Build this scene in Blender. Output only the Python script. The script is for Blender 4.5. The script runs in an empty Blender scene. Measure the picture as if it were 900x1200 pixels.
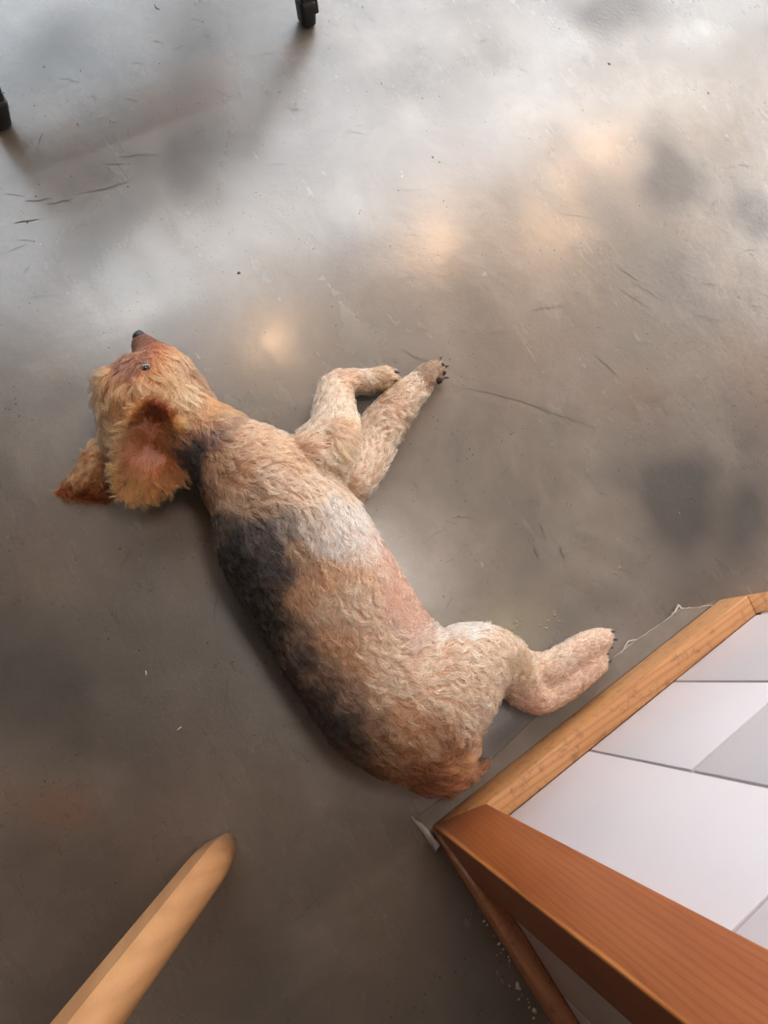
import bpy, bmesh, math, random
import numpy as np
from mathutils import Vector, Matrix
from mathutils.kdtree import KDTree

random.seed(7); np.random.seed(7)
RNG = np.random.default_rng(11)
SC = bpy.context.scene
COL = SC.collection

# ------------------------------------------------------------------ camera
# World: floor z=0, origin on the floor straight below the camera, +x along the
# tiled wall, +y away from it. F = focal length in pixels of the 900x1200 frame.
F, H = 790.0, 1.05
NADIR, TH = (291.2, 797.8), 0.5335
_d = np.array([(NADIR[0]-450)/F, -(NADIR[1]-600)/F, -1.0]); _d /= np.linalg.norm(_d)
_u = np.cross(_d, [0, 1, 0.0]); _u /= np.linalg.norm(_u); _v = np.cross(_u, _d)
RX = math.cos(TH)*_u + math.sin(TH)*_v
RY = -math.sin(TH)*_u + math.cos(TH)*_v
RW = np.array([RX, RY, -_d])           # rows: world axes seen from the camera
cam_d = bpy.data.cameras.new('camera')
cam = bpy.data.objects.new('camera', cam_d); COL.objects.link(cam)
M = Matrix([list(RW[0])+[0], list(RW[1])+[0], list(RW[2])+[H], [0, 0, 0, 1]])
cam.matrix_world = M
cam_d.sensor_fit = 'VERTICAL'; cam_d.sensor_height = 24.0
cam_d.lens = F/1200.0*24.0
cam_d.clip_start = 0.01
SC.camera = cam

def at(px, py, z=0.0):
    """point at height z that the photograph shows at pixel (px, py)"""
    r = RW @ np.array([(px-450)/F, -(py-600)/F, -1.0])
    return np.array([0, 0, H]) + (z-H)/r[2]*r
def pxscale(px, py, z):
    r = RW @ np.array([(px-450)/F, -(py-600)/F, -1.0])
    return ((z-H)/r[2])/F              # metres per pixel there

# ------------------------------------------------------------------ world, exposure
SC.view_settings.view_transform = 'Standard'
SC.view_settings.look = 'None'
SC.view_settings.exposure = 0.0
SC.view_settings.gamma = 1.0
SC.view_settings.use_curve_mapping = False
w = bpy.data.worlds.new('world'); SC.world = w; w.use_nodes = True
w.node_tree.nodes['Background'].inputs[0].default_value = (0.75, 0.85, 1.0, 1)
w.node_tree.nodes['Background'].inputs[1].default_value = 0.6
SC.cycles.max_bounces = 8
SC.cycles.use_denoising = True
SC.cycles.denoising_prefilter = 'NONE'

def area(name, loc, target, sx, sy, power, color, spread=180):
    l = bpy.data.lights.new(name, 'AREA'); l.shape = 'RECTANGLE'; l.size = sx; l.size_y = sy
    l.energy = power; l.color = color; l.spread = math.radians(spread)
    o = bpy.data.objects.new(name, l); COL.objects.link(o); o.location = loc
    o.rotation_euler = (Vector(target)-Vector(loc)).to_track_quat('-Z', 'Y').to_euler()
    return o
CEIL = 2.7
# daylight through the shop window (far +y side)
# low side window far off on the right: long shadows towards -x
area('side_window_light', (6.3, 0.8, 1.8), (.4, .8, 0), 1.3, 1.1, 185, (1.0, .95, .90))
# added overhead fill, placed so the dog hides its floor reflection
area('overhead_fill_light', (0.72, 0.12, CEIL-0.05), (0.72, 0.12, 0), .55, 0.55, 13, (1.0, 0.90, 0.80))

# ------------------------------------------------------------------ helpers
def link(name, me, mat=None, parent=None):
    o = bpy.data.objects.new(name, me); COL.objects.link(o)
    if mat is not None: me.materials.append(mat)
    if parent is not None: o.parent = parent
    return o
def empty(name, loc=(0, 0, 0)):
    o = bpy.data.objects.new(name, None); COL.objects.link(o); o.location = loc
    o.empty_display_size = 0.05
    return o
def tag(o, label=None, cat=None, group=None, kind=None):
    if label: o['label'] = label
    if cat: o['category'] = cat
    if group: o['group'] = group
    if kind: o['kind'] = kind
    return o
def smooth(me, ang=None):
    me.polygons.foreach_set('use_smooth', [True]*len(me.polygons))
    if ang is not None:
        try: me.set_sharp_from_angle(angle=math.radians(ang))
        except Exception: pass
def from_np(name, verts, faces):
    me = bpy.data.meshes.new(name); me.from_pydata([tuple(v) for v in verts], [], [tuple(f) for f in faces]); me.update()
    return me
def box_me(name, x0, x1, y0, y1, z0, z1, bev=0.0, seg=2):
    bm = bmesh.new()
    bmesh.ops.create_cube(bm, size=1)
    for v in bm.verts:
        v.co = ((x0+x1)/2+v.co.x*(x1-x0), (y0+y1)/2+v.co.y*(y1-y0), (z0+z1)/2+v.co.z*(z1-z0))
    if bev: bmesh.ops.bevel(bm, geom=bm.edges[:], offset=bev, segments=seg, affect='EDGES', profile=.5)
    me = bpy.data.meshes.new(name); bm.to_mesh(me); bm.free()
    if bev: smooth(me, 40)
    return me
def prism_me(name, poly, z0, z1, bev=0.0, seg=2):
    """vertical prism over the xy polygon"""
    bm = bmesh.new()
    lo = [bm.verts.new((p[0], p[1], z0)) for p in poly]
    hi = [bm.verts.new((p[0], p[1], z1)) for p in poly]
    n = len(poly)
    bm.faces.new(lo[::-1]); bm.faces.new(hi)
    for i in range(n): bm.faces.new((lo[i], lo[(i+1) % n], hi[(i+1) % n], hi[i]))
    bmesh.ops.recalc_face_normals(bm, faces=bm.faces)
    if bev: bmesh.ops.bevel(bm, geom=bm.edges[:], offset=bev, segments=seg, affect='EDGES', profile=.5)
    me = bpy.data.meshes.new(name); bm.to_mesh(me); bm.free()
    if bev: smooth(me, 40)
    return me
def loft(rings, closed_caps=True, n=20):
    """rings: list of (center, side vector, up vector) -> verts, faces"""
    V = []; Fc = []
    for c, a, b in rings:
        for k in range(n):
            t = 2*math.pi*k/n
            V.append(np.array(c)+math.cos(t)*np.array(a)+math.sin(t)*np.array(b))
    m = len(rings)
    for i in range(m-1):
        for k in range(n):
            Fc.append((i*n+k, i*n+(k+1) % n, (i+1)*n+(k+1) % n, (i+1)*n+k))
    if closed_caps:
        Fc.append(tuple(range(n))[::-1]); Fc.append(tuple(range((m-1)*n, m*n)))
    return V, Fc

def vnoise(x, y, cell, seed):
    r = np.random.default_rng(seed); T = r.random((256, 256))
    X = x/cell+1000; Y = y/cell+1000
    xi = np.floor(X).astype(int); yi = np.floor(Y).astype(int); fx = X-xi; fy = Y-yi
    fx = fx*fx*(3-2*fx); fy = fy*fy*(3-2*fy)
    g = lambda i, j: T[i % 256, j % 256]
    return (g(xi, yi)*(1-fx)+g(xi+1, yi)*fx)*(1-fy)+(g(xi, yi+1)*(1-fx)+g(xi+1, yi+1)*fx)*fy
def fbm(x, y, cell, seed, oct=4):
    s = 0; a = 1; t = 0
    for k in range(oct):
        s = s+a*vnoise(x, y, cell/2**k, seed+k); t += a; a *= .5
    return s/t

# ------------------------------------------------------------------ materials
def lin(c):
    c = np.array(c, float)/255.0
    return tuple(np.where(c <= .04045, c/12.92, ((c+.055)/1.055)**2.4))
class NT:
    def __init__(s, name):
        s.m = bpy.data.materials.new(name); s.m.use_nodes = True; s.t = s.m.node_tree
        s.b = s.t.nodes['Principled BSDF']; s.o = s.t.nodes['Material Output']
    def n(s, typ, **kw):
        x = s.t.nodes.new(typ)
        for k, v in kw.items():
            if k.startswith('i_'): x.inputs[k[2:].replace('_', ' ')].default_value = v
            else: setattr(x, k, v)
        return x
    def l(s, a, b): s.t.links.new(a, b)
    def mix(s, fac, a, b, mode='MIX'):
        x = s.n('ShaderNodeMix', data_type='RGBA', blend_type=mode)
        for sock, val in ((x.inputs[0], fac), (x.inputs[6], a), (x.inputs[7], b)):
            if hasattr(val, 'is_linked'): s.l(val, sock)
            elif isinstance(val, (int, float)): sock.default_value = val
            else: sock.default_value = tuple(val)+((1,) if len(val) == 3 else ())
        return x.outputs[2]
    def math(s, op, a, b=0.0, c=None, clamp=False):
        x = s.n('ShaderNodeMath', operation=op, use_clamp=clamp)
        for i, v in enumerate((a, b, c)):
            if v is None: continue
            if hasattr(v, 'is_linked'): s.l(v, x.inputs[i])
            else: x.inputs[i].default_value = v
        return x.outputs[0]
    def ramp(s, fac, stops, interp='LINEAR'):
        x = s.n('ShaderNodeValToRGB'); x.color_ramp.interpolation = interp
        e = x.color_ramp.elements
        while len(e) < len(stops): e.new(.5)
        for q, (p, c) in zip(e, stops):
            q.position = p; q.color = tuple(c)+((1,) if len(c) == 3 else ())
        s.l(fac, x.inputs[0]); return x.outputs[0]
    def noise(s, vec, scale, detail=3, rough=.55, dist=0):
        x = s.n('ShaderNodeTexNoise'); x.inputs['Scale'].default_value = scale
        x.inputs['Detail'].default_value = detail; x.inputs['Roughness'].default_value = rough
        x.inputs['Distortion'].default_value = dist
        if vec is not None: s.l(vec, x.inputs['Vector'])
        return x.outputs['Fac']
    def pos(s, scale=(1, 1, 1), rot=(0, 0, 0), loc=(0, 0, 0), obj=True):
        tc = s.n('ShaderNodeTexCoord'); mp = s.n('ShaderNodeMapping')
        mp.inputs['Scale'].default_value = scale; mp.inputs['Rotation'].default_value = rot; mp.inputs['Location'].default_value = loc
        s.l(tc.outputs['Object'], mp.inputs['Vector']); return mp.outputs['Vector']
    def bump(s, h, strength, dist, nrm=None):
        x = s.n('ShaderNodeBump'); x.inputs['Strength'].default_value = strength; x.inputs['Distance'].default_value = dist
        s.l(h, x.inputs['Height'])
        if nrm is not None: s.l(nrm, x.inputs['Normal'])
        return x.outputs['Normal']
    def set(s, **kw):
        for k, v in kw.items():
            sock = s.b.inputs[k.replace('_', ' ')]
            if hasattr(v, 'is_linked'): s.l(v, sock)
            else: sock.default_value = v
        return s.m

def plain(name, rgb, rough=.5, spec=.5, bump=None):
    k = NT(name); k.set(Base_Color=tuple(lin(rgb))+(1,), Roughness=rough)
    k.b.inputs['Specular IOR Level'].default_value = spec
    if bump:
        k.set(Normal=k.bump(k.noise(k.pos(), bump[0], 4), bump[1], .002))
    return k.m

def wood(name, dark, mid, light, axis='z', ring=16.0, rough=.38, centre=(0, 0, 0), grime=0.0, coat=.25, line=.42, sap=None, foot=None):
    k = NT(name)
    sc = {'x': (.16, 1, 1), 'y': (1, .16, 1), 'z': (1, 1, .16)}[axis]
    p = k.pos(scale=sc, loc=centre)
    wv = k.n('ShaderNodeTexWave', wave_type='BANDS', bands_direction='DIAGONAL', wave_profile='SIN')
    wv.inputs['Scale'].default_value = ring; wv.inputs['Distortion'].default_value = 4.0
    wv.inputs['Detail'].default_value = 3.0; wv.inputs['Detail Scale'].default_value = 1.2; wv.inputs['Detail Roughness'].default_value = .5
    k.l(k.pos(scale={'x': (.05, 1, 1), 'y': (1, .05, 1), 'z': (1, 1, .05)}[axis]), wv.inputs['Vector'])
    fs = {'x': (.03, 1, 1), 'y': (1, .03, 1), 'z': (1, 1, .03)}[axis]
    fib = k.noise(k.pos(scale=fs), 420, 3)
    big = k.noise(k.pos(scale=sc), 14, 3)
    lines = k.math('POWER', wv.outputs['Fac'], 2.5)
    c = k.ramp(big, [(.30, lin(mid)), (.70, lin(light))])
    c = k.mix(k.math('MULTIPLY', lines, line), c, lin(dark))
    c = k.mix(k.math('MULTIPLY', fib, .22), c, lin(dark))
    if sap or foot:
        tc = k.n('ShaderNodeTexCoord'); sx = k.n('ShaderNodeSeparateXYZ'); k.l(tc.outputs['Object'], sx.inputs[0])
    if sap:      # paler sapwood along the outer arris
        q = k.math('DIVIDE', k.math('SUBTRACT', sx.outputs['X'], sap[0]), sap[1])
        q = k.math('ADD', q, k.math('MULTIPLY', k.noise(k.pos(scale=(1, 1, .2)), 12, 2), 1.2))
        q = k.ramp(q, [(.75, (1, 1, 1)), (1.0, (0, 0, 0))]); q = k.math('MULTIPLY', q, k.math('GREATER_THAN', sx.outputs['Y'], CY-.003)); c = k.mix(k.math('MULTIPLY', q, .55), c, lin((214, 140, 72)))
    if foot:     # grime near the floor
        q = k.math('ADD', k.math('DIVIDE', sx.outputs['Z'], foot), k.math('MULTIPLY', k.noise(k.pos(), 60, 4), .6))
        q = k.ramp(q, [(.35, (1, 1, 1)), (1.0, (0, 0, 0))]); c = k.mix(k.math('MULTIPLY', q, .75), c, lin((70, 55, 42)))
    if grime:
        g = k.noise(k.pos(), 55, 5, .7)
        g = k.math('MULTIPLY', k.ramp(g, [(.52, (0, 0, 0)), (.75, (1, 1, 1))]), grime)
        c = k.mix(g, c, lin((70, 45, 32)))
    k.set(Base_Color=c, Roughness=rough, Normal=k.bump(fib, .12, .002))
    k.b.inputs['Coat Weight'].default_value = coat; k.b.inputs['Coat Roughness'].default_value = .3
    return k.m

CX, CY = .118, -.327                    # outer corner of the post
MAT = {}
MAT['post'] = wood('post_wood', (98, 42, 18), (146, 76, 36), (168, 98, 50), 'z', 95, .42, line=.3, sap=(.118, .016))
MAT['base'] = wood('baseboard_wood', (138, 88, 50), (184, 128, 80), (204, 152, 100), 'x', 60, .5, grime=.7, coat=.05)
MAT['base_y'] = wood('baseboard_wood_side', (140, 80, 50), (190, 125, 88), (212, 150, 110), 'y', 38, .5, grime=.6, coat=.05)
MAT['stool'] = wood('stool_wood', (120, 80, 50), (166, 118, 76), (184, 136, 92), 'z', 26, .5, coat=.05, line=.2, foot=.11)
MAT['stool_grey'] = wood('stool_wood_grey', (84, 66, 50), (116, 94, 74), (130, 106, 84), 'z', 26, .6, coat=0, line=.12, foot=.09)  # greyer, darker wood for the flat side of the leg
MAT['black'] = plain('black_paint', (24, 24, 26), .45, .5, (60, .2))
k = NT('white_tile')
c = k.mix(k.noise(k.pos(), 3.5, 2), lin((200, 194, 198)), lin((210, 205, 208)))
k.set(Base_Color=c, Roughness=.34, Normal=k.bump(k.noise(k.pos(), 9, 2), .06, .01)); MAT['tile'] = k.m
MAT['grout'] = plain('grout', (172, 162, 162), .9, .2, (300, .4))
MAT['sealant'] = plain('peeling_sealant', (188, 180, 176), .6, .4, (220, .6))
k = NT('floor_skim')
c = k.mix(k.noise(k.pos(), 25, 5), lin((100, 96, 90)), lin((136, 130, 124)))
k.set(Base_Color=c, Roughness=.45, Normal=k.bump(k.noise(k.pos(), 160, 4), .3, .002)); MAT['skim'] = k.m
MAT['plaster'] = plain('wall_plaster', (150, 146, 142), .8)
MAT['ceil'] = plain('ceiling_paint', (146, 124, 104), .9)
MAT['shade'] = plain('lamp_shade_metal', (26, 25, 25), .4)
def emit(name, rgb, s):
    k = NT(name); k.b.inputs['Emission Color'].default_value = tuple(rgb)+(1,); k.b.inputs['Emission Strength'].default_value = s
    k.b.inputs['Base Color'].default_value = (.8, .8, .8, 1); return k.m
MAT['bulb'] = emit('bulb_glow', (1.0, .62, .34), 170)
MAT['bulb_y'] = emit('bulb_glow_yellow', (1.0, .86, .35), 90)
MAT['tube'] = emit('tube_glow', (.92, .97, 1.0), 52)
MAT['pane'] = emit('daylight_pane', (.72, .87, 1.0), 3.0)

# ------------------------------------------------------------------ floor
k = NT('polished_concrete')
P = k.pos()
A = lambda n: k.n('ShaderNodeAttribute', attribute_name=n).outputs['Fac']
stain_shade, warm, gloss = A('stain_shade'), A('warm'), A('gloss')
n1 = k.noise(P, 4.5, 5, .6, .6); n2 = k.noise(P, 40, 6, .65)
base = k.ramp(n1, [(.30, lin((84, 76, 68))), (.5, lin((102, 92, 82))), (.70, lin((124, 113, 103)))])
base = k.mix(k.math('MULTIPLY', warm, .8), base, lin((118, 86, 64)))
base = k.mix(k.math('MULTIPLY', stain_shade, .8), base, lin((30, 29, 29)))  # one mask for real stains and painted-in shade
base = k.mix(k.math('MULTIPLY', n2, .22), base, lin((84, 80, 77)))
# trowel streaks and fine scratches
wp = k.pos(scale=(1, .12, 1), rot=(0, 0, .55))
st = k.noise(wp, 26, 4, .6, .3)
base = k.mix(k.math('MULTIPLY', k.ramp(st, [(.60, (0, 0, 0)), (.74, (1, 1, 1))]), .16), base, lin((88, 80, 74)))
vo = k.n('ShaderNodeTexVoronoi', feature='F1'); vo.inputs['Scale'].default_value = 75; k.l(P, vo.inputs['Vector'])
rnd = k.noise(P, 7, 3)
pit = k.math('MULTIPLY', k.math('LESS_THAN', vo.outputs['Distance'], .12), k.math('GREATER_THAN', rnd, .52))
base = k.mix(k.math('MULTIPLY', pit, .7), base, lin((46, 43, 42)))
rough = k.math('ADD', k.math('MULTIPLY', k.noise(P, 11, 4, .6), .25), .30)
rough = k.math('ADD', rough, k.math('MULTIPLY', st, .08))
rough = k.math('SUBTRACT', rough, k.math('MULTIPLY', gloss, .26), clamp=True)
hgt = k.math('ADD', k.math('MULTIPLY', k.noise(P, 260, 4, .6), .25), k.math('MULTIPLY', k.noise(P, 32, 5, .6), .9))
nb = k.bump(hgt, .22, .004)
nb = k.bump(k.math('MULTIPLY', pit, -1.0), .5, .002, nb)
nb = k.bump(k.math('MULTIPLY', k.noise(P, 120, 2), gloss), .8, .006, nb)
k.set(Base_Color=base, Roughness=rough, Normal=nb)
k.b.inputs['Specular IOR Level'].default_value = .6
k.l(k.math('SUBTRACT', .95, k.math('MULTIPLY', stain_shade, .75)), k.b.inputs['Coat Weight']); k.b.inputs['Coat IOR'].default_value = 1.75
cr = k.math('ADD', k.math('MULTIPLY', k.noise(P, 8, 5, .65), .20), .115)
cr = k.math('ADD', cr, k.math('MULTIPLY', k.ramp(st, [(.45, (0, 0, 0)), (.7, (1, 1, 1))]), .05))
cr = k.math('ADD', cr, k.math('MULTIPLY', stain_shade, .2))
k.l(k.math('SUBTRACT', cr, k.math('MULTIPLY', gloss, .12), clamp=True), k.b.inputs['Coat Roughness'])
nc = k.bump(k.noise(P, 150, 5, .7), .05, .002)
nc = k.bump(k.noise(P, 16, 3, .5), .10, .004, nc)
nc = k.bump(k.math('MULTIPLY', k.noise(P, 120, 2), gloss), .7, .006, nc)
k.l(nc, k.b.inputs['Coat Normal'])
MAT['floor'] = k.m

xs = np.concatenate([[-4, -2.5, -1.5], np.arange(-1, 2.2, .012), [2.6, 3.4, 5, 7]])
ys = np.concatenate([[-3, -2], np.arange(-1.2, 1.6, .012), [2, 2.28]])
GX, GY = np.meshgrid(xs, ys, indexing='ij')
nx, ny = GX.shape
idx = np.arange(nx*ny).reshape(nx, ny)
quads = np.stack([idx[:-1, :-1], idx[1:, :-1], idx[1:, 1:], idx[:-1, 1:]], -1).reshape(-1, 4)
co = np.stack([GX, GY, np.zeros_like(GX)], -1).reshape(-1, 3)
me = bpy.data.meshes.new('floor')
me.vertices.add(len(co)); me.vertices.foreach_set('co', co.ravel())
me.loops.add(quads.size); me.loops.foreach_set('vertex_index', quads.ravel().astype(np.int32))
me.polygons.add(len(quads)); me.polygons.foreach_set('loop_start', (np.arange(len(quads))*4).astype(np.int32))
me.update(calc_edges=True); me.validate()
fx, fy = co[:, 0], co[:, 1]
wx = fx+(fbm(fx, fy, .12, 3)-.5)*.10; wy = fy+(fbm(fx, fy, .12, 9)-.5)*.10
def blobs(lst):
    out = np.zeros(len(fx))
    for px, py, rx, ry, ang, amt in lst:      # centre in the photo, radii in metres, angle, strength
        c = at(px, py); a = math.radians(ang)
        dx, dy = wx-c[0], wy-c[1]
        u = (dx*math.cos(a)+dy*math.sin(a))/rx; v = (-dx*math.sin(a)+dy*math.cos(a))/ry
        out = np.maximum(out, amt*np.clip(1.25-np.hypot(u, v)*1.0, 0, 1)**1.2)
    return out
STAINS_AND_SHADE = [(778, 585, .13, .10, 120, 1.2), (760, 520, .10, .09, 100, .45), (795, 200, .12, .10, 60, 1.15), (885, 250, .12, .11, 0, 1.15),
          (800, 330, .12, .08, 100, .5), (720, 5, .18, .09, -20, 1.0), (60, 50, .12, .08, 30, .35),
          (225, 205, .13, .06, 40, .55), (130, 260, .18, .06, 20, .45), (560, 70, .14, .06, 0, .25), (880, 610, .10, .08, 0, .6),
          (640, 660, .12, .05, 20, .2), (690, 720, .12, .04, 20, .35), (50, 800, .16, .12, -33, .9), (120, 790, .12, .12, 0, .5), (605, 852, .10, .03, 0, .8), (540, 900, .06, .03, 0, .7), (330, 1080, .2, .2, 0, .3),  # lower-left and dog-side pairs: shade and dark reflection painted into the colour
          (560, 1010, .08, .2, 20, .35), (100, 1060, .16, .12, 0, .35), (460, 90, .12, .06, 20, .3)]
sv = blobs(STAINS_AND_SHADE)+np.clip(fbm(fx, fy, .35, 21)-.47, 0, 1)*1.6
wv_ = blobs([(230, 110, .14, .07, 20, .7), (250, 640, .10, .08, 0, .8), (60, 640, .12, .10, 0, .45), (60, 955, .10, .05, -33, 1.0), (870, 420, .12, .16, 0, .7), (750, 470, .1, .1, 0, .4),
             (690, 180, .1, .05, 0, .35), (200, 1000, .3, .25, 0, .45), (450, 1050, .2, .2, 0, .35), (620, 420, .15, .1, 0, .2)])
gv = blobs([(730, 10, .3, .1, 0, .25)])
for nme, val in (('stain_shade', np.clip(sv, 0, 1)), ('warm', np.clip(wv_, 0, 1)), ('gloss', np.clip(gv, 0, 1))):
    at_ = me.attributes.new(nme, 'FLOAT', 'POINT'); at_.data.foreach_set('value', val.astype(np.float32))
floor = tag(link('floor', me, MAT['floor']), 'grey polished concrete floor with dark mottled stains, painted shade, scratches and warm lamp reflections', kind='structure')

# scratches and cracks: shallow dark grooves drawn with a trowel, one joined piece
def ribbons(polys, z=.0006):
    V = []; Fc = []
    for pts, wd in polys:
        pts = [np.array(p) for p in pts]; b = len(V); n = len(pts)
        for i, p in enumerate(pts):
            t = pts[min(i+1, n-1)]-pts[max(i-1, 0)]; t /= np.linalg.norm(t)+1e-9
            s = np.array([-t[1], t[0], 0]); ww = .75*wd*(.15+.85*math.sin(math.pi*(i+.3)/(n-.4)))/2
            V += [p+s*ww+[0, 0, z], p-s*ww+[0, 0, z]]
        for i in range(n-1): Fc.append((b+2*i, b+2*i+1, b+2*i+3, b+2*i+2))
    return V, Fc
def pline(pxs, wd, jit=.001, sub=5):
    P_ = [at(*p) for p in pxs]; out = []
    for a, b in zip(P_[:-1], P_[1:]):
        for s in range(sub): out.append(a+(b-a)*s/sub+np.append(RNG.normal(0, jit, 2), 0))
    out.append(P_[-1]); return (out, wd)
PL = [pline([(530, 452), (570, 460), (620, 473), (665, 490), (700, 503)], .0016),
      pline([(120, 192), (148, 192)], .002), pline([(140, 185), (172, 180)], .002), pline([(92, 227), (130, 220), (152, 213)], .0022), pline([(30, 236), (60, 233)], .002),
      pline([(15, 262), (45, 257)], .003), pline([(55, 240), (85, 233)], .002), pline([(73, 768), (66, 790), (45, 825)], .0016), pline([(335, 1000), (355, 970)], .0014),
      pline([(345, 1080), (380, 1045)], .0014), pline([(322, 1078), (338, 1050)], .0012), pline([(152, 645), (140, 670)], .0012), pline([(30, 693), (10, 715)], .0012), pline([(63, 686), (50, 700)], .0012),
      pline([(255, 690), (252, 730)], .0012), pline([(268, 790), (262, 840)], .0012), pline([(645, 248), (700, 258)], .0014), pline([(722, 312), (750, 330)], .0018), pline([(725, 338), (762, 362)], .0014),
      pline([(740, 330), (775, 352)], .0012), pline([(620, 365), (660, 358)], .0014), pline([(470, 410), (493, 422)], .0014), pline([(700, 418), (725, 442)], .0022), pline([(527, 500), (540, 530)], .0012),
      pline([(640, 540), (632, 556)], .0015), pline([(625, 640), (632, 655)], .004), pline([(655, 640), (662, 655)], .004), pline([(632, 615), (640, 630)], .003), pline([(530, 700), (522, 715)], .0014),
      pline([(180, 5), (187, 12)], .003)]
for _ in range(330):
    x, y = RNG.uniform(.0, 1.5), RNG.uniform(-.2, 1.1); a = RNG.normal(-.5, .5); L = RNG.uniform(.006, .035)
    p0 = np.array([x, y, 0]); dd = np.array([math.cos(a), math.sin(a), 0])
    PL.append(([p0, p0+dd*L*.5+[0, .0015, 0], p0+dd*L], RNG.uniform(.0006, .0012)))
V, Fc = ribbons(PL)
o = link('scratches', from_np('scratches', V, Fc), plain('scratch_dark', (82, 77, 73), .7), floor); o['kind'] = 'stuff'; o['label'] = 'dark trowel scratches and hairline cracks'
# tiny chips and dust specks on the floor
V = []; Fc = []
def speck(p, r, h=.5):
    b = len(V); a0 = RNG.uniform(0, 6)
    for kk in range(5): V.append(np.array(p)+[r*math.cos(a0+kk*1.257)*RNG.uniform(.6, 1.3), r*math.sin(a0+kk*1.257)*RNG.uniform(.6, 1.3), 0])
    V.append(np.array(p)+[0, 0, r*h])
    for kk in range(5): Fc.append((b+kk, b+(kk+1) % 5, b+5))
for _ in range(520):
    speck([RNG.uniform(-.3, 1.6), RNG.uniform(-.25, 1.1), .0003], RNG.uniform(.0006, .0017))
for p, r in (((280, 320), .004), ((507, 184), .003), ((515, 190), .0025), ((714, 75), .004), ((830, 109), .003), ((650, 293), .002)): speck(at(*p), r)
o = link('grit', from_np('grit', V, Fc), plain('grit_dark', (50, 47, 46), .6), floor); o['kind'] = 'stuff'
V = []; Fc = []
for _ in range(26):
    t = RNG.uniform(0, 1); p = at(570+t*60, 1060+t*135); speck(p+[-.004+RNG.normal(0, .006), RNG.normal(0, .004), 0], RNG.uniform(.001, .0035), 1)
for _ in range(30): speck([RNG.uniform(-.3, 1.6), RNG.uniform(-.25, 1.1), .0003], RNG.uniform(.0006, .0012))
o = link('light_grit', from_np('light_grit', V, Fc), plain('grit_light', (190, 180, 165), .5), floor); o['kind'] = 'stuff'; o['label'] = 'pale crumbs of chipped filler'
# tiny glossy domes added on the floor to catch lamp glints
V = []; Fc = []
for cx_, cy_, sp, n_ in ((606, 733, 4, 16), (601, 741, 3, 5), (640, 727, 6, 7), (655, 722, 4, 3), (726, 667, 4, 7), (795, 604, 3, 2), (800, 718, 2, 1)):
    for _ in range(n_):
        p = at(cx_+RNG.normal(0, sp*.7), cy_+RNG.normal(0, sp)); rr = RNG.uniform(.0008, .0024)
        v_, f_ = loft([(p+[0, 0, rr*.42*math.sin(a)], (rr*math.cos(a), 0, 0), (0, rr*RNG.uniform(.8, 1.2)*math.cos(a), 0)) for a in (0, .5, .95, 1.35)], True, 10)
        b = len(V); V += v_; Fc += [tuple(i+b for i in f) for f in f_]
k = NT('varnish_drop'); k.set(Base_Color=tuple(lin((120, 104, 70)))+(1,), Roughness=.06); k.b.inputs['Specular IOR Level'].default_value = 1.0  # glossy material of the domes added to catch lamp glints, not varnish
m_ = from_np('glint_drops', V, Fc); smooth(m_, 60)
o = link('glint_drops', m_, k.m, floor); o['kind'] = 'stuff'; o['label'] = 'yellowish drops added on the concrete to catch lamp glints'
def grain(px, py, ang, ln, wd, label):
    c = at(px, py, .0015); a = math.radians(ang)
    rings = [(c+np.array([math.cos(a), math.sin(a), 0])*ln*(t-.5), np.array([-math.sin(a), math.cos(a), 0])*wd*s, np.array([0, 0, wd*s])) for t, s in ((0, .2), (.15, .8), (.5, 1), (.85, .8), (1, .2))]
    V, Fc = loft(rings, n=8); m = from_np('crumb', V-np.array([0, 0, min(v[2] for v in V)]), Fc); smooth(m)
    tag(link('crumb', m, MAT['sealant']), label, 'crumb', 'crumbs on the floor')
grain(171, 789, 68, .008, .0012, 'tiny white crumb on the floor left of the dog, nearer its back')
grain(210, 854, 5, .008, .0012, 'tiny white crumb on the floor above the round wooden leg')

# ------------------------------------------------------------------ tiled half wall with wooden post
HB, TB = .069, .032                     # baseboard height and thickness
WY = CY-TB                              # tile face of the long side
WX = CX+.020                            # tile face of the short side
WT = .93                                # top
XE = .748                               # where the long side bends away
BA = math.radians(-24)                  # bend
ex, ey = math.cos(BA), math.sin(BA)
def off(d):                             # the long side's line moved back by d, with its bend
    # bend corner of the offset line
    c = (XE-d*math.tan(-BA/2)*1.0, CY-d)
    return c
def face_poly(d0, d1, L=1.1):           # strip between two offsets
    a0, a1 = off(d0), off(d1)
    return (a0, a1, (a1[0]+ex*L, a1[1]+ey*L), (a0[0]+ex*L, a0[1]+ey*L))
TT = .003                               # tile thickness
b0 = off(TB+TT)
core = prism_me('wall_right', [(WX+TT, -1.45), (b0[0]+ex*1.1, -1.45), (b0[0]+ex*1.1, b0[1]+ey*1.1), b0, (WX+TT, b0[1])], 0, WT)
wall = tag(link('wall_right', core, MAT['grout']), 'white tiled half wall with wooden corner post beside the dog', kind='structure')
ctop = off(0)
def tile(x0, x1, z0, z1):
    g = .0022
    o = link('tile', box_me('tile', x0+g, x1-g, WY-TT-.002, WY+RNG.uniform(-.0004, .0004), z0+g, z1-g, .0015), MAT['tile'], wall)
    o['label'] = 'large white rectangular wall tile' if False else 'white wall tile'
    return o
jx = [.190, .3645, .5455, off(TB)[0]-.001]
rows = [[HB, .535, .925], [HB, .311, .792, .925], [HB, .555, .925]]
for i in range(3):
    for a, b in zip(rows[i][:-1], rows[i][1:]): tile(jx[i], jx[i+1], a, b)
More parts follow.
